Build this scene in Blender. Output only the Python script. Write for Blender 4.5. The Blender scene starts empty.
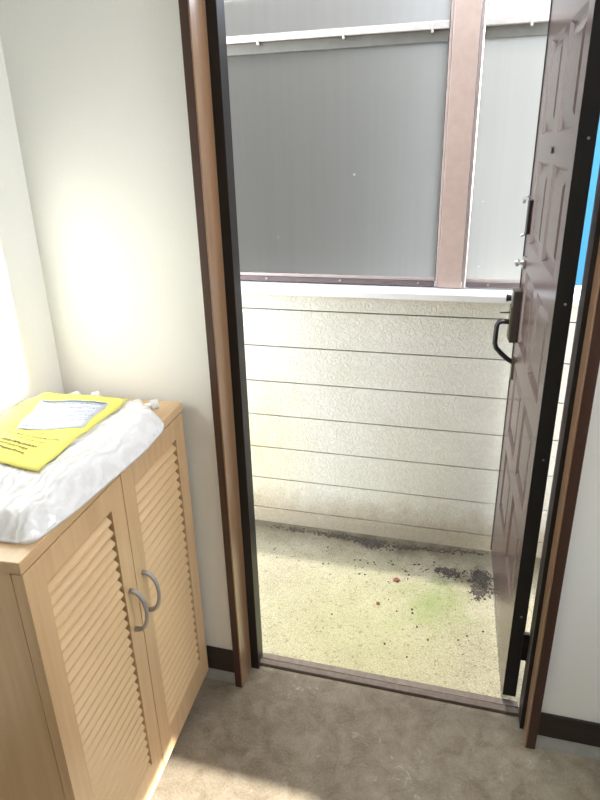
import bpy, bmesh, math, random
from mathutils import Vector, Matrix
random.seed(7)
sc = bpy.context.scene
C = sc.collection

# ------------------------------------------------------------------ materials
def lin(c):
    return tuple(((v/255)/12.92 if v/255 <= .04045 else ((v/255+.055)/1.055)**2.4) for v in c) + (1,)

def new_mat(name, rough=.6, metal=0., spec=.5):
    m = bpy.data.materials.new(name); m.use_nodes = True
    b = m.node_tree.nodes['Principled BSDF']
    b.inputs['Roughness'].default_value = rough
    b.inputs['Metallic'].default_value = metal
    b.inputs['Specular IOR Level'].default_value = spec
    return m, m.node_tree.nodes, m.node_tree.links, b

def coords(n, l, scale=(1,1,1)):
    tc = n.new('ShaderNodeTexCoord'); mp = n.new('ShaderNodeMapping')
    mp.inputs['Scale'].default_value = scale
    l.new(tc.outputs['Object'], mp.inputs['Vector'])
    return mp.outputs['Vector']

def noise(n, l, vec, scale, detail=4, rough=.55, dist=0.):
    t = n.new('ShaderNodeTexNoise'); t.inputs['Scale'].default_value = scale
    t.inputs['Detail'].default_value = detail; t.inputs['Roughness'].default_value = rough
    t.inputs['Distortion'].default_value = dist
    l.new(vec, t.inputs['Vector']); return t.outputs['Fac']

def ramp(n, l, fac, stops):
    r = n.new('ShaderNodeValToRGB'); e = r.color_ramp.elements
    while len(e) < len(stops): e.new(.5)
    for i, (p, c) in enumerate(stops): e[i].position = p; e[i].color = c
    l.new(fac, r.inputs['Fac']); return r.outputs['Color']

def mix(n, l, fac, a, b, mode='MIX'):
    x = n.new('ShaderNodeMix'); x.data_type = 'RGBA'; x.blend_type = mode
    for s, v in ((x.inputs[0], fac), (x.inputs[6], a), (x.inputs[7], b)):
        if hasattr(v, 'links'): l.new(v, s)
        else: s.default_value = v
    return x.outputs[2]

def math_(n, l, op, a, b=0., c=None):
    x = n.new('ShaderNodeMath'); x.operation = op
    for s, v in zip(x.inputs, (a, b, c)):
        if v is None: continue
        if hasattr(v, 'links'): l.new(v, s)
        else: s.default_value = v
    return x.outputs[0]

def bump(n, l, b, h, strength=.2, dist=.002):
    x = n.new('ShaderNodeBump'); x.inputs['Strength'].default_value = strength
    x.inputs['Distance'].default_value = dist
    l.new(h, x.inputs['Height']); l.new(x.outputs['Normal'], b.inputs['Normal'])

def plain(name, col, rough=.5, metal=0., var=.05, scale=30, bmp=0., spec=.5):
    m, n, l, b = new_mat(name, rough, metal, spec)
    v = coords(n, l); f = noise(n, l, v, scale)
    a = lin(col); d = tuple(x*(1-var) for x in a[:3])+(1,); e = tuple(min(1, x*(1+var)) for x in a[:3])+(1,)
    l.new(ramp(n, l, f, [(.3, d), (.7, e)]), b.inputs['Base Color'])
    if bmp: bump(n, l, b, f, bmp)
    return m

def wood(name, c1, c2, axis='z', rough=.45, scale=1., bmp=.08, coat=0.):
    m, n, l, b = new_mat(name, rough)
    b.inputs['Coat Weight'].default_value = coat; b.inputs['Coat Roughness'].default_value = .16
    s = [60*scale]*3; s['xyz'.index(axis)] = 2.2*scale
    v = coords(n, l, tuple(s)); f = noise(n, l, v, 1., 5, .6, .4)
    s2 = [9*scale]*3; s2['xyz'.index(axis)] = .7*scale
    g = noise(n, l, coords(n, l, tuple(s2)), 1., 3)
    c = mix(n, l, .35, ramp(n, l, f, [(.3, lin(c1)), (.72, lin(c2))]), ramp(n, l, g, [(.35, lin(c1)), (.65, lin(c2))]))
    l.new(c, b.inputs['Base Color']); bump(n, l, b, f, bmp, .001)
    return m

M = {}
M['wallpaper'] = plain('wallpaper', (243,244,241), .85, var=.012, scale=180, bmp=.12, spec=.2)
M['ceiling'] = plain('ceiling_board', (238,238,234), .9, var=.02)
M['base_dark'] = wood('dark_skirting', (34,26,24), (52,41,37), 'x', .5)
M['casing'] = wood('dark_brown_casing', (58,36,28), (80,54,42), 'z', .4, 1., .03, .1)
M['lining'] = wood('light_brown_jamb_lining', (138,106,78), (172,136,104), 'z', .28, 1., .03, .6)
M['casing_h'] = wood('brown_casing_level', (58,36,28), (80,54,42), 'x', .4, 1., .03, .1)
M['alu_dark'] = plain('dark_bronze_aluminium', (40,36,35), .38, .35, var=.08)
M['sill'] = plain('bronze_threshold', (112,102,94), .4, .4, var=.15, scale=60)
M['alu_brown'] = plain('pinkish_brown_aluminium', (204,180,168), .4, .1, var=.06)
M['alu_strip'] = plain('brown_aluminium_strip', (200,184,178), .35, .1, var=.06)
M['rail'] = plain('weathered_white_rail', (212,206,200), .45, .1, var=.08)
M['rail_back'] = plain('dull_grey_bar', (118,116,110), .6, .1, var=.1)
M['rail_low'] = plain('dull_purple_brown_rail', (118,104,102), .4, .2, var=.08)
M['steel'] = plain('brushed_steel', (190,188,184), .3, .9, var=.05)
M['satin'] = plain('satin_nickel', (176,172,168), .35, .45, var=.05)
M['brass'] = plain('dull_brass', (128,120,92), .35, .7, var=.1)
M['black'] = plain('black_plastic', (34,33,34), .35, var=.05)
M['grey_metal'] = plain('grey_lock_case', (92,84,80), .35, .6, var=.08)
M['door_edge'] = plain('black_door_edge', (38,36,34), .5, .1, var=.1)
M['wood_z'] = wood('pale_maple_upright', (204,166,122), (228,194,150), 'z', .34, 1., .02, .4)
M['wood_y'] = wood('pale_maple_level', (204,166,122), (228,194,150), 'y', .34, 1., .02, .4)
M['slat'] = wood('pale_maple_slat', (226,192,146), (232,200,154), 'y', .3, 1.3, .0, .6)
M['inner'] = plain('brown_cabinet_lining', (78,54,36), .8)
M['white_plastic'] = plain('white_plastic', (240,240,238), .35, var=.02)
M['white_cloth'] = plain('white_cloth', (245,245,245), .9, var=.03)
M['ink'] = plain('grey_black_ink', (70,66,58), .8)
M['blue_ink'] = plain('blue_grey_ink', (120,134,168), .8)
M['label_paper'] = plain('pale_blue_white_paper', (226,232,246), .7, var=.02)
M['yellow'] = plain('yellow_paper', (244,236,120), .75, var=.02)

def door_skin():
    m, n, l, b = new_mat('brown_steel_skin', .3, .1, .4)
    v = coords(n, l); f = noise(n, l, v, 5, 5); g = noise(n, l, coords(n, l, (18, 18, 2)), 1., 4)
    l.new(mix(n, l, .15, ramp(n, l, f, [(.3, lin((86,70,66))), (.75, lin((98,80,76)))]), ramp(n, l, g, [(.3, lin((84,64,62))), (.7, lin((116,94,88)))])), b.inputs['Base Color'])
    b.inputs['Roughness'].default_value = .24
    return m
M['door'] = door_skin()

def concrete_in():
    m, n, l, b = new_mat('worn_grey_concrete', .62, 0, .35)
    v = coords(n, l)
    big = noise(n, l, v, 3.2, 6, .6, .6); fine = noise(n, l, v, 160, 4, .7); mid = noise(n, l, v, 16, 7, .65, .5)
    c = ramp(n, l, big, [(.3, lin((108,96,78))), (.5, lin((140,128,108))), (.72, lin((170,160,142)))])
    c = mix(n, l, .45, c, ramp(n, l, mid, [(.35, lin((108,96,78))), (.65, lin((182,172,154)))]))
    c = mix(n, l, .16, c, ramp(n, l, fine, [(.35, lin((60,52,44))), (.7, lin((196,188,174)))]))
    sp = noise(n, l, coords(n, l, (1, 1, 1)), 34, 3, .5, 1.8)
    msk = ramp(n, l, sp, [(.64, (0,0,0,1)), (.69, (1,1,1,1))])
    msk2 = ramp(n, l, big, [(.45, (0,0,0,1)), (.62, (1,1,1,1))])
    mm = math_(n, l, 'MULTIPLY', msk, msk2)
    mm = math_(n, l, 'MULTIPLY', mm, .6)
    c = mix(n, l, mm, c, lin((196,192,182)))
    l.new(c, b.inputs['Base Color']); bump(n, l, b, mid, .25, .003)
    l.new(ramp(n, l, big, [(.3, (.45,)*3+(1,)), (.7, (.75,)*3+(1,))]), b.inputs['Roughness'])
    return m
M['concrete_in'] = concrete_in()

def blob(n, l, cx, cy, r0, r1, wob=.05, sx=1., sy=1., ax='xy'):
    tc = n.new('ShaderNodeTexCoord'); s = n.new('ShaderNodeSeparateXYZ'); l.new(tc.outputs['Object'], s.inputs[0])
    i = {'x':0,'y':1,'z':2}
    dx = math_(n, l, 'MULTIPLY', math_(n, l, 'SUBTRACT', s.outputs[i[ax[0]]], cx), sx)
    dy = math_(n, l, 'MULTIPLY', math_(n, l, 'SUBTRACT', s.outputs[i[ax[1]]], cy), sy)
    d = math_(n, l, 'SQRT', math_(n, l, 'ADD', math_(n, l, 'MULTIPLY', dx, dx), math_(n, l, 'MULTIPLY', dy, dy)))
    w = noise(n, l, tc.outputs['Object'], 14, 5)
    d = math_(n, l, 'ADD', d, math_(n, l, 'MULTIPLY', math_(n, l, 'SUBTRACT', w, .5), wob*4))
    mr = n.new('ShaderNodeMapRange'); mr.inputs['From Min'].default_value = r0; mr.inputs['From Max'].default_value = r1
    mr.inputs['To Min'].default_value = 1; mr.inputs['To Max'].default_value = 0; l.new(d, mr.inputs['Value'])
    return mr.outputs[0]

def concrete_out():
    m, n, l, b = new_mat('mossy_pale_concrete', .85, 0, .2)
    v = coords(n, l)
    big = noise(n, l, v, 4, 6, .6, .4); fine = noise(n, l, v, 190, 5, .75)
    c = ramp(n, l, big, [(.3, lin((132,124,98))), (.55, lin((150,143,116))), (.75, lin((168,162,142)))])
    c = mix(n, l, .3, c, ramp(n, l, fine, [(.38, lin((92,84,62))), (.62, lin((226,222,204)))]))
    c = mix(n, l, math_(n, l, 'MULTIPLY', blob(n, l, .12, .55, .0, .17, .11), .6), c, lin((108,130,64)))
    c = mix(n, l, math_(n, l, 'MULTIPLY', blob(n, l, -.1, .35, .05, .5), .3), c, lin((168,172,112)))
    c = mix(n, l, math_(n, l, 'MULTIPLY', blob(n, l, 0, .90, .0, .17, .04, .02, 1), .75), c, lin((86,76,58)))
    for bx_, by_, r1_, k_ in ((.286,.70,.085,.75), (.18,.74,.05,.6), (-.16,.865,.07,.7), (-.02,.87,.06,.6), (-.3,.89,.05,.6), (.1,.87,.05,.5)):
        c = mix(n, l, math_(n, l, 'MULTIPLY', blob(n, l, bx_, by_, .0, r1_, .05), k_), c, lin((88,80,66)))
    sp_ = noise(n, l, v, 70, 3, .6); c = mix(n, l, math_(n, l, 'MULTIPLY', ramp(n, l, sp_, [(.60, (0,0,0,1)), (.66, (1,1,1,1))]), .5), c, lin((104,92,66)))
    l.new(c, b.inputs['Base Color']); bump(n, l, b, fine, .5, .003)
    return m
M['concrete_out'] = concrete_out()

def siding():
    m, n, l, b = new_mat('cream_stucco_siding', .7, 0, .3)
    v = coords(n, l); big = noise(n, l, v, 2.2, 4)
    st = n.new('ShaderNodeTexNoise'); st.inputs['Scale'].default_value = 62; st.inputs['Detail'].default_value = 2.5
    st.inputs['Distortion'].default_value = 1.6; l.new(v, st.inputs['Vector'])
    h = ramp(n, l, st.outputs['Fac'], [(.42, (0,0,0,1)), (.56, (1,1,1,1))])
    c = ramp(n, l, big, [(.3, lin((228,223,208))), (.7, lin((238,235,224)))])
    c = mix(n, l, math_(n, l, 'MULTIPLY', blob(n, l, .35, .0, .10, .52, .03, 1, 1, 'xz'), .3), c, lin((150,144,128)))
    c = mix(n, l, math_(n, l, 'MULTIPLY', blob(n, l, -.72, .34, .02, .42, .03, 1.3, .8, 'xz'), .55), c, lin((222,200,140)))
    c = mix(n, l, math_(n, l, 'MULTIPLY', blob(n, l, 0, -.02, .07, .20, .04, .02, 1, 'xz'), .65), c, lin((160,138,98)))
    fine = noise(n, l, v, 90, 4, .7)
    c = mix(n, l, .12, c, ramp(n, l, fine, [(.35, lin((150,140,116))), (.6, lin((240,238,230)))]))
    l.new(c, b.inputs['Base Color']); bump(n, l, b, h, .6, .003)
    return m
M['siding'] = siding()
M['groove'] = plain('dark_siding_joint', (60,54,44), .9)
M['coping'] = plain('white_coping', (244,243,240), .5, var=.04, scale=9)

def screen_mat(name, a, b_, tr):
    m, n, l, b = new_mat(name, .35, 0, .4)
    v = coords(n, l, (40, 1, 1.2)); f = noise(n, l, v, 1., 3); g = noise(n, l, coords(n, l), 2.5, 4)
    c = mix(n, l, .4, ramp(n, l, f, [(.3, lin(a)), (.7, lin(b_))]), ramp(n, l, g, [(.3, lin(a)), (.7, lin(b_))]))
    l.new(c, b.inputs['Base Color'])
    t = n.new('ShaderNodeBsdfTranslucent'); l.new(c, t.inputs['Color'])
    mx = n.new('ShaderNodeMixShader'); mx.inputs[0].default_value = tr
    l.new(b.outputs[0], mx.inputs[1]); l.new(t.outputs[0], mx.inputs[2])
    l.new(mx.outputs[0], n['Material Output'].inputs['Surface'])
    return m
M['screen'] = screen_mat('frosted_grey_sheet', (204,202,196), (209,207,201), .9)
def frosted_top():
    m = screen_mat('speckled_frosted_sheet', (216,214,210), (224,222,218), .9)
    n, l = m.node_tree.nodes, m.node_tree.links
    return m
M['screen_top'] = frosted_top()
M['house_dark'] = plain('charcoal_house_wall', (36,36,35), .8, var=.1, scale=4)
M['house_blue'] = plain('light_blue_house_wall', (64,140,178), .8, var=.03, scale=4)
M['ground'] = plain('grey_gravel_ground', (140,136,126), .9, var=.3, scale=20)
M['grit'] = plain('dark_moss_grit', (84,76,68), .95, var=.6, scale=120)
M['leaf'] = plain('dry_red_brown_leaf', (120,66,52), .8, var=.2)

def bag_mat():
    m, n, l, b = new_mat('crinkled_clear_plastic', .22, 0, .6)
    b.inputs['Base Color'].default_value = (.86,.86,.87,1)
    v = coords(n, l); f = noise(n, l, coords(n, l, (1, 1, 1)), 22, 3, .5, 2.5)
    w = n.new('ShaderNodeTexWave'); w.inputs['Scale'].default_value = 16; w.inputs['Distortion'].default_value = 9; w.inputs['Detail'].default_value = 2
    w.inputs['Detail Scale'].default_value = 1.2
    l.new(v, w.inputs['Vector'])
    h = math_(n, l, 'ADD', w.outputs['Fac'], f); bump(n, l, b, h, .5, .004)
    l.new(ramp(n, l, w.outputs['Fac'], [(.2, (.86,.855,.85,1)), (.8, (.93,.93,.94,1))]), b.inputs['Base Color'])
    return m
M['bag'] = bag_mat()

# ------------------------------------------------------------------ mesh helpers
class MB:
    def __init__(s): s.bm = bmesh.new()
    def box(s, x0, x1, y0, y1, z0, z1):
        v = [s.bm.verts.new((x, y, z)) for x in (x0, x1) for y in (y0, y1) for z in (z0, z1)]
        for f in ((0,1,3,2), (4,6,7,5), (0,4,5,1), (2,3,7,6), (0,2,6,4), (1,5,7,3)):
            s.bm.faces.new([v[i] for i in f])
        return s
    def prism(s, pts, a0, a1, axis='z'):
        def P(p, a): return {'z': (p[0], p[1], a), 'y': (p[0], a, p[1]), 'x': (a, p[0], p[1])}[axis]
        A = [s.bm.verts.new(P(p, a0)) for p in pts]; B = [s.bm.verts.new(P(p, a1)) for p in pts]
        k = len(pts)
        s.bm.faces.new(A[::-1]); s.bm.faces.new(B)
        for i in range(k): s.bm.faces.new((A[i], A[(i+1) % k], B[(i+1) % k], B[i]))
        return s
    def tube(s, pts, r, seg=12, flat=1., up=Vector((0, 0, 1))):
        rings = []; pts = [Vector(p) for p in pts]
        for i, p in enumerate(pts):
            t = (pts[min(i+1, len(pts)-1)] - pts[max(i-1, 0)]).normalized()
            u = up if abs(t.dot(up)) < .95 else Vector((0, 1, 0)) if abs(t.y) < .9 else Vector((1, 0, 0))
            a = t.cross(u).normalized(); b = t.cross(a).normalized()
            rr = r[i] if isinstance(r, (list, tuple)) else r
            rings.append([s.bm.verts.new(p + a*math.cos(q)*rr + b*math.sin(q)*rr*flat) for q in [2*math.pi*k/seg for k in range(seg)]])
        for A, B in zip(rings, rings[1:]):
            for k in range(seg): s.bm.faces.new((A[k], A[(k+1) % seg], B[(k+1) % seg], B[k]))
        s.bm.faces.new(rings[0][::-1]); s.bm.faces.new(rings[-1])
        return s
    def build(s, name, mat, parent=None, bev=0., smooth=False, sub=0):
        bmesh.ops.recalc_face_normals(s.bm, faces=s.bm.faces)
        me = bpy.data.meshes.new(name); s.bm.to_mesh(me); s.bm.free()
        o = bpy.data.objects.new(name, me); C.objects.link(o); me.materials.append(M[mat])
        if smooth:
            for p in me.polygons: p.use_smooth = True
        if bev:
            b = o.modifiers.new('bevel', 'BEVEL'); b.width = bev; b.segments = 2; b.limit_method = 'ANGLE'
        if sub:
            q = o.modifiers.new('sub', 'SUBSURF'); q.levels = sub; q.render_levels = sub
        if parent: o.parent = parent
        return o

def struct(o): o['kind'] = 'structure'; return o
def tag(o, label, cat, group=None, kind=None):
    o['label'] = label; o['category'] = cat
    if group: o['group'] = group
    if kind: o['kind'] = kind
    return o
def empty(name, loc=(0,0,0), rz=0.):
    o = bpy.data.objects.new(name, None); C.objects.link(o); o.location = loc; o.rotation_euler = (0, 0, rz)
    o.empty_display_size = .1
    return o
def copy_tree(o, parent=None):
    c = o.copy(); C.objects.link(c)
    if parent: c.parent = parent
    for ch in list(o.children): copy_tree(ch, c)
    return c

# ------------------------------------------------------------------ room shell
XL, XR, YB, H = -.90, 1.30, -3.2, 2.45
OL, OR_, OT = -.452, .436, 2.05          # rough opening
b = MB()
b.box(XL-.12, OL, 0, .12, 0, H); b.box(OR_, XR+.12, 0, .12, 0, H); b.box(OL, OR_, 0, .12, OT, H)
struct(b.build('wall_front', 'wallpaper'))
struct(MB().box(XL-.12, XL, YB, 0, 0, H).build('wall_left', 'wallpaper'))
# right wall with two added slots that shape the light patches
def holes_wall(name, fixed0, fixed1, a0, a1, holes, axis, mat='wallpaper'):
    """wall with rectangular holes; axis 'y' runs along y (fixed x), axis 'x' runs along x (fixed y)"""
    A = sorted({a0, a1, *[h[0] for h in holes], *[h[1] for h in holes]})
    Z = sorted({0, H, *[h[2] for h in holes], *[h[3] for h in holes]})
    m = MB()
    for i in range(len(A)-1):
        for j in range(len(Z)-1):
            ca, cz = (A[i]+A[i+1])/2, (Z[j]+Z[j+1])/2
            if any(h[0] < ca < h[1] and h[2] < cz < h[3] for h in holes): continue
            if axis == 'y': m.box(fixed0, fixed1, A[i], A[i+1], Z[j], Z[j+1])
            else: m.box(A[i], A[i+1], fixed0, fixed1, Z[j], Z[j+1])
    return struct(m.build(name, mat))
SPOT = Vector((7.6, -.35, 3.7))
def hit(px, py, pz, X=XR+.06):
    t = (X-SPOT.x)/(px-SPOT.x); return (SPOT.y+(py-SPOT.y)*t, SPOT.z+(pz-SPOT.z)*t)
y_hi, _ = hit(XL, -.135, 1.2)
_, z_lo = hit(XL, -.3, 1.0); _, z_hi = hit(XL, -.4, 1.52)
UP = (y_hi-.24, y_hi, max(z_lo, .9), min(z_hi, 2.3))
fy1, fz1 = hit(-.24, -.285, 0); fy0, fz0 = hit(-.52, -1.0, .17)
LO = (fy0, fy1, hit(-.17, -.3, 0)[1]-.045, hit(-.52, -.4, .12)[1])
holes_wall('wall_right', XR, XR+.12, YB, 0, [UP, LO], 'y')
holes_wall('wall_back', YB-.12, YB, XL-.12, XR+.12, [], 'x')
struct(MB().box(XL-.12, XR+.12, YB-.12, .12, H, H+.1).build('ceiling', 'ceiling'))
struct(MB().box(XL-.12, XR+.12, YB-.12, .086, -.15, 0).build('floor', 'concrete_in'))

def light_slot(name, axis, f, r):
    a0, a1, z0, z1 = r; m = MB(); w = .03; e = .001
    def bx(p0, p1, q0, q1, t=0.012):
        if axis == 'y': m.box(f-t, f+t, p0, p1, q0, q1)
        else: m.box(p0, p1, f-t, f+t, q0, q1)
    bx(a0+e, a0+w*.4, z0+e, z1-e); bx(a1-w*.4, a1-e, z0+e, z1-e); bx(a0+w*.4, a1-w*.4, z0+e, z0+w*.4); bx(a0+w*.4, a1-w*.4, z1-w*.4, z1-e)
    return struct(m.build(name, 'rail'))
light_slot('light_slot_1', 'y', XR+.09, UP); light_slot('light_slot_2', 'y', XR+.09, LO)  # frames of the invented slots in the unseen right wall

struct(MB().box(XL+.0005, -.453, -.008, -.0005, .05, .134).build('baseboard_front_left', 'base_dark', bev=.001))
struct(MB().box(.436, XR-.0005, -.008, -.0005, .05, .129).build('baseboard_front_right', 'base_dark', bev=.001))
M['footing'] = plain('pale_cement_footing', (176,178,176), .85, var=.1, scale=25, bmp=.2)
struct(MB().box(XL+.0005, -.453, -.004, -.0004, .0, .05).build('trim_1', 'footing'))
struct(MB().box(.436, XR-.0005, -.004, -.0004, .0, .05).build('trim_2', 'footing'))
struct(MB().box(XL, XL+.007, YB, -.009, .0, .131).build('baseboard_left', 'base_dark', bev=.001))
struct(MB().box(XR-.007, XR, YB, -.009, .0, .131).build('baseboard_right', 'base_dark', bev=.001))

# wooden casing, aluminium frame, threshold
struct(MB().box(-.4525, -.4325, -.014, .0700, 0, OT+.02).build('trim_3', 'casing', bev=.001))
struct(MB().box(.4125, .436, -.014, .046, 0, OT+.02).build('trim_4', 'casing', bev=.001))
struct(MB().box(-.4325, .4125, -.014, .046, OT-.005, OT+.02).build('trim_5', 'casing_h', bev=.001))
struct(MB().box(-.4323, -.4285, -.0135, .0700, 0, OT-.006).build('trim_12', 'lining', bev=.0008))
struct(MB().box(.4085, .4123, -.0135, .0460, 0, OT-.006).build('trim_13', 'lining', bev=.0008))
m = MB()
m.box(-.4515, -.404, .0705, .086, 0, OT-.008); m.box(-.4515, -.411, .086, .135, 0, OT-.008)
struct(m.build('trim_6', 'alu_dark', bev=.001))
m = MB(); m.box(.398, .4355, .0465, .098, 0, OT-.008); m.box(.4015, .4355, .098, .135, 0, OT-.008)
struct(m.build('trim_7', 'alu_dark', bev=.001))
m = MB(); m.box(-.4, .4, .046, .135, OT-.045, OT-.008)
struct(m.build('trim_8', 'alu_dark', bev=.001))
m = MB(); m.box(-.4105, .398, .087, .110, -.03, .012); m.box(-.4105, .398, .110, .140, -.03, .004); m.box(-.4105, .398, .1075, .1095, .012, .0145)
struct(m.build('trim_9', 'sill', bev=.001))

# ------------------------------------------------------------------ outside passage
struct(MB().box(-1.8, 2.6, .141, 1.25, -.2, -.02).build('floor_outside', 'concrete_out'))
struct(MB().box(-1.8, 2.6, .12, .44, 2.32, 2.45).build('trim_10', 'ceiling'))                 # unseen eave, added to keep the sun off the inner floor
struct(MB().box(-9, 14, 1.25, 18, -.5, -.25).build('ground', 'ground'))

ZG, DZ, YP = .0547, .1534, .9256
m = MB()
zs = [-.02] + [ZG+DZ*k for k in range(7)] + [1.038]
for i in range(len(zs)-1):
    lo = zs[i]+(.0023 if i else 0); hi = zs[i+1]-(.0023 if i < len(zs)-2 else 0)
    y0, y1, e = YP, YP+.02, .0012
    m.prism([(y0+.0, lo+e), (y0+e, lo), (y1, lo), (y1, hi), (y0+e, hi), (y0, hi-e)], -1.8, 2.6, 'x')
struct(m.build('wall_parapet', 'siding'))
struct(MB().box(-1.8, 2.6, YP+.008, YP+.10, -.2, 1.037).build('wall_parapet_core', 'groove'))
struct(MB().prism([(.898, 1.040), (.898, 1.062), (.904, 1.067), (1.085, 1.074), (1.085, 1.040)], -1.8, 2.6, 'x').build('trim_11', 'coping', bev=.0015))

# privacy screen on the coping
YS = .995; ZT = 2.045; ZC = 1.076
p = empty('screen_post', (.083, YS, ZC))
tag(p, 'pinkish brown metal post standing on white coping between the two screen bays', 'post')
MB().box(-.0415, .0415, -.022, .025, -.003, ZT-ZC).build('column', 'alu_brown', p, bev=.002)
MB().box(-.052, -.0435, -.010, .02, -.003, ZT-ZC).build('channel', 'alu_strip', p, bev=.001)
MB().box(.0435, .054, -.014, .02, -.003, ZT-ZC).build('channel', 'alu_strip', p, bev=.001)
for k, (sx, sz) in enumerate(((.048, .25), (.048, .62), (.048, .83), (-.048, .45), (-.048, .80))):
    MB().tube([(sx, -.017 if sx > 0 else -.013, sz), (sx, -.010, sz)], .0032, 8).build('screw', 'steel', p)

def bay(x0, x1, label, clips, screws, stile_r=False):
    r = empty('privacy_screen', ((x0+x1)/2, YS, ZC)); cx = (x0+x1)/2; w0, w1 = x0-cx, x1-cx
    tag(r, label, 'screen', 'frosted screen bays on the parapet')
    MB().box(w0, w1, .000, .004, .018, .826).build('lower_pane', 'screen', r)
    MB().box(w0, w1, .004, .008, .850, ZT-ZC).build('upper_pane', 'screen_top', r)
    MB().box(w0, w1, -.016, .012, .834, .856).build('middle_rail', 'rail', r, bev=.0015)
    MB().box(w0, w1, -.004, .010, .798, .8325).build('backing_bar', 'rail_back', r, bev=.001)
    MB().box(w0, w1, -.014, .012, -.001, .017).build('bottom_rail', 'rail_low', r, bev=.0015)
    MB().box(w0, w1, -.006, -.001, .018, .030).build('glazing_strip', 'alu_strip', r, bev=.001)
    if stile_r: MB().box(w1, w1+.02, -.016, .014, -.001, ZT-ZC).build('end_stile', 'alu_strip', r, bev=.001)
    for c in clips:
        MB().box(c-cx-.004, c-cx+.004, -.0185, -.0045, .824, .850).build('clip', 'rail', r, bev=.001)
    for c in screws:
        MB().tube([(c-cx, -.019, .011), (c-cx, -.013, .011)], .0045, 8).build('screw', 'steel', r)
    return r
left_bay = bay(-1.6, .028, 'wide grey frosted screen bay left of the brown post', [-1.23, -.925, -.622, -.318, -.024], [-.93, -.628, -.329, -.031])
right_bay = bay(.140, .475, 'narrow pale frosted screen bay between brown post and open door', [.28], [.22, .40], True)

for o_, fx, fz, fr in ((left_bay, -.2794, 1.4705, .0042), (left_bay, -.5777, 1.2451, .0026), (right_bay, .178, 1.376, .0024), (right_bay, .182, 1.150, .0022)):
    MB().tube([(fx-o_.location.x, -.0012, fz-ZC), (fx-o_.location.x, -.0002, fz-ZC)], fr, 10).build('paint_fleck', 'white_plastic', o_)
# neighbouring houses beyond the parapet
h = empty('neighbouring_house', (-2.3, 2.5, -.25))
tag(h, 'charcoal neighbouring house standing close behind the left frosted screen', 'building')
MB().box(-2.6, 2.36, -1.13, 2.5, 0, 4.55).build('wall', 'house_dark', h)
MB().prism([(-2.75, 4.55), (2.37, 4.55), (-.1, 5.1)], -1.05, 2.6, 'y').build('roof', 'alu_dark', h)
h = empty('neighbouring_house', (2.6, 5.2, -.25))
tag(h, 'light blue neighbouring house seen as a sliver between door edge and frame', 'building')
MB().box(-1.75, 2.6, 0, 3, 0, 2.7).build('wall', 'house_blue', h)
MB().prism([(-1.95, 2.7), (2.8, 2.7), (.4, 3.3)], -.2, 3.2, 'y').build('roof', 'alu_dark', h)

# ------------------------------------------------------------------ the open entrance door
N0 = Vector((.352, .142)); U = Vector((-.027, .735)).normalized()
ang = math.atan2(U.y, U.x)
DW, DH = .738, 2.0
door = empty('door_1', (N0.x, N0.y, .02), ang); struct(door)
def leaf():
    bm = bmesh.new(); T = -.036
    cols = [(.085, .335), (.405, .655)] if False else [(.070, .305), (.385, .620)]
    rows = [(.28, .52), (.59, .835), (.92, 1.16), (1.245, 1.49), (1.565, 1.81)]
    X = [0] + [v for c in cols for v in c] + [DW]; Z = [0] + [v for r in rows for v in r] + [DH]
    V = {}
    def vt(x, y, z):
        k = (round(x, 5), round(y, 5), round(z, 5))
        if k not in V: V[k] = bm.verts.new(k)
        return V[k]
    for i in range(len(X)-1):
        for j in range(len(Z)-1):
            a, b_, c, d = X[i], X[i+1], Z[j], Z[j+1]
            if i % 2 == 1 and j % 2 == 1:
                prev = [(a, 0, c), (b_, 0, c), (b_, 0, d), (a, 0, d)]
                for ins, dep in ((.010, -.009), (.016, -.009), (.044, -.0015)):
                    cur = [(a+ins, dep, c+ins), (b_-ins, dep, c+ins), (b_-ins, dep, d-ins), (a+ins, dep, d-ins)]
                    for k in range(4):
                        bm.faces.new([vt(*prev[k]), vt(*prev[(k+1) % 4]), vt(*cur[(k+1) % 4]), vt(*cur[k])])
                    prev = cur
                bm.faces.new([vt(*q) for q in prev])
            else:
                bm.faces.new([vt(a, 0, c), vt(b_, 0, c), vt(b_, 0, d), vt(a, 0, d)])
    for i in range(len(X)-1):
        bm.faces.new([vt(X[i], 0, 0), vt(X[i+1], 0, 0), vt(X[i+1], T, 0), vt(X[i], T, 0)])
        bm.faces.new([vt(X[i], 0, DH), vt(X[i+1], 0, DH), vt(X[i+1], T, DH), vt(X[i], T, DH)])
        for j in range(len(Z)-1):
            bm.faces.new([vt(X[i], T, Z[j]), vt(X[i+1], T, Z[j]), vt(X[i+1], T, Z[j+1]), vt(X[i], T, Z[j+1])])
    for j in range(len(Z)-1):
        for x in (0, DW): bm.faces.new([vt(x, 0, Z[j]), vt(x, 0, Z[j+1]), vt(x, T, Z[j+1]), vt(x, T, Z[j])])
    q = MB(); q.bm.free(); q.bm = bm
    return q
leaf().build('door_panel', 'door', door)
ed = MB().box(-.003, -.0003, -.0375, .0006, -.001, DH).build('edge_strip', 'door_edge', door, bev=.0005); ed['label'] = 'black hinge-side edge strip'
for z in (.30, .80, 1.20, 1.55):
    MB().tube([(-.0045, -.022, z), (-.003, -.022, z)], .0032, 8).build('screw', 'steel', ed)
fe = MB().box(DW+.0003, DW+.003, -.0365, .003, 0, DH).build('edge_strip', 'door_edge', door)
def hinge(z):
    hg = MB().box(-.016, -.0031, -.049, -.032, z, z+.095).build('hinge', 'alu_dark', door, bev=.001)
    MB().tube([(-.011, -.053, z-.004), (-.011, -.053, z+.089)], .006, 10).build('pin', 'alu_dark', hg, smooth=False)
hinge(.155); hinge(1.74)
MB().tube([(.345, .0, 1.525), (.345, .004, 1.525)], .0095, 16).build('peephole', 'black', door)
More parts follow.
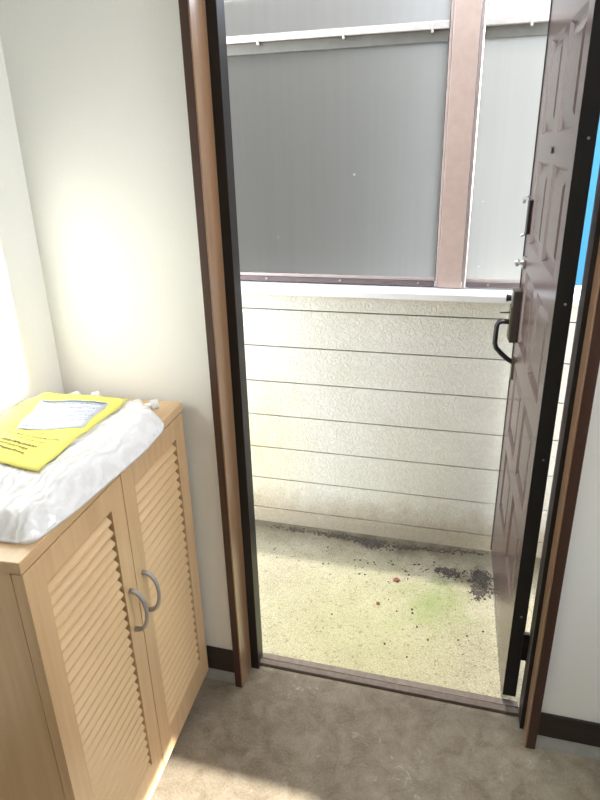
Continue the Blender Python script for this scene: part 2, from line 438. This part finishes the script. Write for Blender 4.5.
# door guard
g = MB().box(.655, .70, .0005, .010, 1.27, 1.375).build('door_guard', 'black', door, bev=.002)
MB().tube([(.672, .010, 1.385), (.69, .022, 1.378), (.70, .022, 1.365)], .005, 8).build('guard_hook', 'steel', g)
MB().tube([(.69, .010, 1.268), (.695, .020, 1.262)], .005, 8).build('guard_stop', 'steel', g)
# thumb turn
k = MB().tube([(.688, .0005, 1.175), (.688, .006, 1.175)], .022, 20).build('thumb_turn', 'steel', door)
MB().tube([(.688, .006, 1.175), (.688, .014, 1.175), (.688, .022, 1.175), (.688, .030, 1.173)], [.009, .008, .012, .010], 12).build('turn_grip', 'steel', k)
# lock case with pull handle
lc = MB().box(.662, .722, .0005, .026, .905, 1.085).build('lock_case', 'grey_metal', door, bev=.003)
MB().box(.665, .719, .0262, .030, .915, 1.03).build('face_plate', 'brass', lc, bev=.001)
MB().tube([(.692, .030, 1.055), (.692, .038, 1.055), (.692, .046, 1.055)], [.010, .011, .013], 12).build('lock_button', 'black', lc)
MB().tube([(.692, .030, 1.005), (.692, .062, 1.003)], [.003, .002], 8).build('lever_pin', 'black', lc)
hd = MB().tube([(.690, .028, .972), (.690, .050, .974), (.690, .062, .970), (.690, .068, .958), (.690, .069, .93), (.690, .069, .895), (.690, .064, .878), (.690, .045, .858), (.690, .022, .838), (.690, .004, .828)],
          [.0085]*10, 12, 1.5, Vector((1, 0, 0))).build('pull_handle', 'black', door, smooth=True)
MB().box(.676, .704, .0005, .007, .765, .845).build('handle_plate', 'brass', door, bev=.001)

# ------------------------------------------------------------------ shoe cabinet
cab = empty('shoe_cabinet', (-.5354, -.016, 0), .06)
tag(cab, 'light maple shoe cabinet with two louvred doors in the left corner', 'cabinet')
D, W = .352, .684
MB().box(-D, 0, -W, 0, .940, .963).build('top_board', 'wood_y', cab, bev=.0015)
MB().box(-D+.002, -.024, -W+.003, -W+.019, .055, .9395).build('side_panel', 'wood_z', cab, bev=.001)
MB().box(-D+.002, -.024, -.019, -.003, .055, .9395).build('side_panel', 'wood_z', cab, bev=.001)
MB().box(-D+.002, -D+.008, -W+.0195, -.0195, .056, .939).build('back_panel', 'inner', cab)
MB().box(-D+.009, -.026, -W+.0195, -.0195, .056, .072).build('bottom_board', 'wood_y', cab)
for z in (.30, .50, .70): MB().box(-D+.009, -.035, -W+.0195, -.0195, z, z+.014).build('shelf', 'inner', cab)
for x, y in ((-.042, -.030), (-.042, -W+.03), (-D+.04, -.045), (-D+.04, -W+.045)):
    MB().box(x-.016, x+.016, y-.016, y+.016, 0, .0545).build('leg', 'wood_z', cab, bev=.002)
def cdoor(y0, y1, hy):
    x0, x1, z0, z1 = -.0225, -.001, .058, .937; S = .052; zb, zt = .143, .882
    f = MB()
    f.box(x0, x1, y0, y0+S, z0, z1); f.box(x0, x1, y1-S, y1, z0, z1)
    f.box(x0, x1, y0+S, y1-S, z0, zb); f.box(x0, x1, y0+S, y1-S, zt, z1)
    d = f.build('door', 'wood_z', cab, bev=.0008)
    s = MB(); n = 28; p = (zt-zb)/n
    for k in range(n):
        z = zb+k*p
        s.prism([(-.0012, z+.0005), (-.0012, z+.0055), (-.0205, z+p*.97), (-.0222, z+p*.97), (-.0222, z+p*.6), (-.0060, z-.002 if k else z+.0005)], y0+S+.0003, y1-S-.0065, 'y')
    s.build('louvre', 'slat', d)
    
    t = MB(); pts = []; rr = []
    zt_, zb_ = .664, .556
    for k in range(17):
        a = math.pi*k/16
        pts.append((-.0005+.034*math.sin(a)**.75, hy, (zt_+zb_)/2+(zt_-zb_)/2*math.cos(a))); rr.append(.0042+.0012*abs(math.cos(a)))
    t.tube(pts, rr, 12, 1.25, Vector((0, 1, 0))).build('handle', 'satin', d, smooth=True)
cdoor(-W+.003, -.3465, -.379)
cdoor(-.3435, -.004, -.313)

# ------------------------------------------------------------------ parcel on the cabinet
TOP = .9635
def inside_profile(x, y):
    """bag height above the cabinet top at world x, y (rounded slab)"""
    poly = BAG
    d = 9
    for i in range(len(poly)):
        a, b_ = Vector(poly[i]), Vector(poly[(i+1) % len(poly)])
        e = b_-a; nrm = Vector((-e.y, e.x)).normalized()      # ccw polygon: inner side
        d = min(d, (Vector((x, y))-a).dot(nrm))
    return d
BAG = [(-.862, -.668), (-.505, -.655), (-.492, -.52), (-.487, -.30), (-.500, -.175), (-.565, -.128), (-.862, -.128)]
cen = Vector((-.68, -.38))
def bag_top(x, y):
    d = max(0, inside_profile(x, y)); e = min(1, d/.045)
    s = 1-(1-e)**2.2
    near = max(0, min(1, (y+.665)/.20)); near = .62+.38*(near*near*(3-2*near))
    wob = .0022*math.sin(x*37+y*21)+.0018*math.sin(y*55-x*18)
    fold = .0028*math.sin((x*1.0+y*.35)*150+3*math.sin(y*20))*max(0, 1-(y+.66)/.17) if y < -.49 else 0
    crease = .0016*math.sin((x*.8-y*.45)*190+2.5*math.sin(x*30))*(.4+.6*(1-e))
    return TOP+.004+s*(.053*near+wob+1.5*fold+crease)
def make_bag():
    bm = bmesh.new(); rings = []
    NS = 96; P = []
    # resample outline
    per = []; L = 0
    for i in range(len(BAG)):
        a, b_ = Vector(BAG[i]), Vector(BAG[(i+1) % len(BAG)]); per.append((L, a, b_)); L += (b_-a).length
    for k in range(NS):
        s = L*k/NS
        for (l0, a, b_) in reversed(per):
            if s >= l0: P.append(a+(b_-a).normalized()*(s-l0)); break
    for _ in range(1): P = [(P[i-1]+P[i]*2+P[(i+1) % NS])/4 for i in range(NS)]
    rings.append([bm.verts.new((p.x, p.y, TOP)) for p in P])
    NR = 40
    for r in range(NR):
        t = (1-r/NR)**1.35 if r else 1.0
        t = 1-(r/NR)**1.5
        ring = []
        for i, p in enumerate(P):
            q = cen+(p-cen)*t
            ring.append(bm.verts.new((q.x, q.y, bag_top(q.x, q.y)+(.0 if r else .002+.002*math.sin(i*.9)))))
        rings.append(ring)
    c = bm.verts.new((cen.x, cen.y, bag_top(cen.x, cen.y)))
    for A, B in zip(rings, rings[1:]):
        for k in range(NS): bm.faces.new((A[k], A[(k+1) % NS], B[(k+1) % NS], B[k]))
    for k in range(NS): bm.faces.new((rings[-1][k], rings[-1][(k+1) % NS], c))
    bm.faces.new(rings[0][::-1])
    q = MB(); q.bm.free(); q.bm = bm; return q
par = empty('parcel', (-.68, -.38, TOP))
tag(par, 'flat white parcel wrapped in crinkled clear plastic lying on the maple shoe cabinet', 'parcel')
def under(o, parent): o.parent = parent; o.matrix_parent_inverse = Matrix.Translation(-parent.location); return o
bag = under(make_bag().build('plastic_bag', 'bag', smooth=True), par)

def sheet(quad, nu, nv, lift, name, mat, thick=.0006):
    A, B, Cc, Dd = [Vector(q) for q in quad]       # A top-left, B top-right, C bottom-right, D bottom-left
    bm = bmesh.new(); g = []
    for i in range(nu+1):
        row = []
        for j in range(nv+1):
            u, v = i/nu, j/nv; p = (A*(1-u)+B*u)*(1-v)+(Dd*(1-u)+Cc*u)*v
            zz = max(bag_top(p.x+dx, p.y+dy) for dx in (-.006, 0, .006) for dy in (-.006, 0, .006))
            row.append((p.x, p.y, max(zz, 1.0)+lift))
        g.append(row)
    top = [[bm.verts.new((x, y, z+thick)) for x, y, z in r] for r in g]; bot = [[bm.verts.new(q) for q in r] for r in g]
    for i in range(nu):
        for j in range(nv):
            bm.faces.new((top[i][j], top[i+1][j], top[i+1][j+1], top[i][j+1])); bm.faces.new((bot[i][j], bot[i][j+1], bot[i+1][j+1], bot[i+1][j]))
    for i in range(nu):
        bm.faces.new((top[i][0], bot[i][0], bot[i+1][0], top[i+1][0])); bm.faces.new((top[i][nv], top[i+1][nv], bot[i+1][nv], bot[i][nv]))
    for j in range(nv):
        bm.faces.new((top[0][j], top[0][j+1], bot[0][j+1], bot[0][j])); bm.faces.new((top[nu][j], bot[nu][j], bot[nu][j+1], top[nu][j+1]))
    q = MB(); q.bm.free(); q.bm = bm; return q.build(name, mat, smooth=True)
Y = [(-.851, -.131), (-.597, -.165), (-.581, -.518), (-.838, -.488)]
ys = empty('paper_sheet', (-.716, -.325, 1.02))
tag(ys, 'yellow paper sheet with a pale printed label lying on the plastic-wrapped parcel', 'paper')
sh = under(sheet(Y, 16, 22, .0030, 'sheet', 'yellow'), ys)
LQ = [(-.795, -.218), (-.628, -.197), (-.607, -.334), (-.745, -.372)]
lb = under(sheet(LQ, 10, 10, .0042, 'printed_label', 'label_paper'), ys); lb['label'] = 'pale blue white printed label'
A, B, Cc, Dd = [Vector(q) for q in LQ]
def ruled(name, mat, quad, rows, seed, lift):
    """rows of tiny unreadable characters: (v, u0, u1, height)"""
    rnd = random.Random(seed); A, B, Cc, Dd = [Vector(q) for q in quad]; m = MB()
    def pt(u, v):
        p = (A*(1-u)+B*u)*(1-v)+(Dd*(1-u)+Cc*u)*v
        return Vector((p.x, p.y, max(max(bag_top(p.x+dx, p.y+dy) for dx in (-.006, 0, .006) for dy in (-.006, 0, .006)), 1.0)+lift+.0018))
    for v, u0, u1, hh, solid in rows:
        u = u0
        while u < u1:
            w = (u1-u0) if solid else rnd.uniform(.4, 1.0)*hh*1.0
            n_ = max(1, int(w/.1)) if solid else 1
            for q in range(n_):
                a0, a1 = u+w*q/n_, u+w*(q+1)/n_
                vv = v+rnd.uniform(-.12, .12)*hh*(0 if solid else 1); h2 = hh*(1 if solid else rnd.uniform(.3, .8))
                f = [m.bm.verts.new(pt(*c)) for c in ((a0, vv), (a1, vv), (a1, vv+h2), (a0, vv+h2))]
                if u1 <= 1: m.bm.faces.new(f)
            u += w + (.0 if solid else rnd.uniform(.15, .5)*hh)
    return m.build(name, mat)
under(ruled('lettering', 'blue_ink', LQ, [(.03, .02, .98, .045, 1), (.12, .06, .95, .030, 0), (.22, .02, .98, .010, 1), (.27, .35, .96, .035, 0), (.38, .02, .98, .010, 1), (.43, .1, .9, .03, 0), (.54, .02, .98, .010, 1), (.60, .5, .98, .040, 0), (.70, .02, .98, .008, 1), (.76, .55, .95, .03, 0), (.90, .02, .35, .04, 0)], 3, .0046), ys)
under(ruled('lettering', 'ink', Y, [(.06, .1, .5, .012, 0), (.62, .30, .84, .010, 0), (.68, .30, .88, .016, 0), (.73, .36, .78, .010, 0), (.78, .25, .74, .022, 0), (.82, .20, .70, .016, 0), (.86, .30, .72, .024, 0), (.30, .04, .16, .014, 0), (.35, .03, .18, .018, 0), (.40, .05, .14, .016, 0)], 5, .0036), ys)

# white plastic end caps poking out at the far end of the parcel
def cap(x, y, rz, r, label):
    o = empty('end_cap', (x, y, .988), rz)
    tag(o, label, 'plastic cap', 'white plastic caps at the far end of the parcel')
    MB().tube([(-.034, 0, -.001), (-.004, 0, 0)], r*.6, 14, .8).build('stem', 'white_plastic', o)
    MB().tube([(-.005, 0, 0), (-.003, 0, 0), (.012, 0, 0), (.014, 0, 0)], [r*.85, r, r, r*.85], 18).build('knob', 'white_plastic', o)
cap(-.797, -.097, 1.35, .0115, 'white plastic cap behind the yellow sheet, farthest left of the four')
cap(-.744, -.088, .75, .0125, 'white plastic cap behind the yellow sheet, second from the left')
cap(-.612, -.112, 1.2, .0115, 'white plastic cap just past the right corner of the yellow sheet')
cap(-.570, -.104, .7, .0125, 'rightmost white plastic cap, at the corner of the parcel nearest the door')

# ------------------------------------------------------------------ grit and leaves on the outside floor
def grit():
    rnd = random.Random(11); bm = bmesh.new()
    spots = [(.285, .66, .035, .05, 260), (.288, .74, .045, .05, 260), (.175, .74, .045, .028, 130), (.13, .75, .03, .02, 40), (-.16, .865, .07, .028, 260), (-.28, .885, .12, .02, 200), (-.02, .87, .05, .02, 90), (-.5, .89, .12, .016, 90), (.10, .88, .14, .02, 70), (.24, .9, .09, .012, 50), (-.1, .70, .4, .09, 45), (.0, .4, .4, .3, 26)]
    for cx, cy, sx, sy, n_ in spots:
        for _ in range(n_):
            x, y = rnd.gauss(cx, sx*.5), rnd.gauss(cy, sy*.5)
            if y > .918 or y < .16: continue
            r = rnd.uniform(.0016, .0046)
            mtx = Matrix.Translation((x, y, -.0195+r*.35)) @ Matrix.Rotation(rnd.uniform(0, 6), 4, 'Z') @ Matrix.Diagonal((r*1.3, r, r*.7, 1))
            bmesh.ops.create_icosphere(bm, subdivisions=1, radius=1, matrix=mtx)
    q = MB(); q.bm.free(); q.bm = bm; return q.build('grit', 'grit')
tag(grit(), 'dark mossy grit gathered along the foot of the parapet wall', 'grit', kind='stuff')
def leaf_obj(x, y, rz, s, label):
    bm = bmesh.new(); n_ = 7; L_ = []; R_ = []; Mi = []
    for i in range(n_):
        t = i/(n_-1); w = math.sin(math.pi*t)**.8*.38
        z = .12*math.sin(t*3)
        L_.append(bm.verts.new(((t-.5)*s, w*s, (z+.16*w)*s+.001))); R_.append(bm.verts.new(((t-.5)*s, -w*s, (z+.22*w)*s+.001))); Mi.append(bm.verts.new(((t-.5)*s, 0, z*s*.8+.001)))
    for i in range(n_-1):
        bm.faces.new((L_[i], Mi[i], Mi[i+1], L_[i+1])); bm.faces.new((Mi[i], R_[i], R_[i+1], Mi[i+1]))
    bmesh.ops.remove_doubles(bm, verts=bm.verts, dist=1e-6)
    q = MB(); q.bm.free(); q.bm = bm; o = q.build('dead_leaf', 'leaf'); o.location = (x, y, -.0195); o.rotation_euler = (0, 0, rz)
    sl = o.modifiers.new('thick', 'SOLIDIFY'); sl.thickness = .0006
    tag(o, label, 'leaf', 'dry leaves on the outside floor')
leaf_obj(-.03, .645, .4, .030, 'curled reddish dry leaf alone on the sunlit outside concrete')
leaf_obj(-.08, .495, 1.2, .018, 'small dark dry leaf in the middle of the outside floor, nearer the threshold')

# ------------------------------------------------------------------ light
w = bpy.data.worlds.new('sky'); sc.world = w; w.use_nodes = True
n, l = w.node_tree.nodes, w.node_tree.links
sky = n.new('ShaderNodeTexSky'); sky.sky_type = 'NISHITA'; sky.sun_disc = False
sky.sun_elevation = math.radians(70); sky.sun_rotation = 0
l.new(mix(n, l, .75, sky.outputs[0], (1.95, 1.92, 1.84, 1)), n['Background'].inputs['Color']); n['Background'].inputs['Strength'].default_value = 1.65

def lamp(kind, name, loc, target, energy, col=(1,1,1), **kw):
    d = bpy.data.lights.new(name, kind); d.energy = energy; d.color = col
    for a, v in kw.items(): setattr(d, a, v)
    o = bpy.data.objects.new(name, d); C.objects.link(o); o.location = loc
    o.rotation_euler = (Vector(target)-Vector(loc)).to_track_quat('-Z', 'Y').to_euler()
    return o
el = math.radians(81.5)
lamp('SUN', 'sun', (0, 3, 8), Vector((0, 3, 8))+Vector((.03, -math.cos(el), -math.sin(el))), 2.4, (1, .97, .9), angle=math.radians(1.6))
# added lamps: beam and fill through the wall slots, fill from overhead
lamp('AREA', 'fill_light_right', (XR+.16, (UP[0]+UP[1])/2, (UP[2]+UP[3])/2), (-.6, -.45, .5), 11, (1, 1, 1), shape='RECTANGLE', size=.17, size_y=.42)  # added fill light just outside the upper slot
lamp('AREA', 'ceiling_fill', (.3, -1.5, H-.06), (.3, -1.5, 0), 3.4, (1, .98, .95), shape='RECTANGLE', size=.5, size_y=.5)  # added overhead fill, no fitting modelled
lamp('SPOT', 'beam_spot', SPOT, (-.6, -.38, .70), 12000, (1, .96, .88), spot_size=math.radians(13), shadow_soft_size=.08)  # added spot standing in for sun on the floor and left wall

# ------------------------------------------------------------------ camera
px = dict(cx=0.1675, cy=-1.361, cz=1.5659, pitch=-0.3872, roll=-0.0254, yaw=0.2785, f=619.0939)
cy, sy = math.cos(px['yaw']), math.sin(px['yaw']); cp, sp = math.cos(px['pitch']), math.sin(px['pitch'])
F = Vector((-sy*cp, cy*cp, sp)); R = Vector((cy, sy, 0)); Up = R.cross(F)
cr, sr = math.cos(px['roll']), math.sin(px['roll'])
R2 = R*cr+Up*sr; U2 = -R*sr+Up*cr
cam = bpy.data.cameras.new('camera'); co = bpy.data.objects.new('camera', cam); C.objects.link(co)
mw = Matrix((R2, U2, -F)).transposed().to_4x4(); mw.translation = (px['cx'], px['cy'], px['cz'])
co.matrix_world = mw
cam.sensor_fit = 'HORIZONTAL'; cam.sensor_width = 36; cam.lens = 36*px['f']/600; cam.clip_start = .02
sc.camera = co

sc.view_settings.view_transform = 'Standard'; sc.view_settings.look = 'None'
sc.view_settings.gamma = 1; sc.view_settings.use_curve_mapping = False; sc.view_settings.exposure = 0.75
sc.cycles.max_bounces = 10
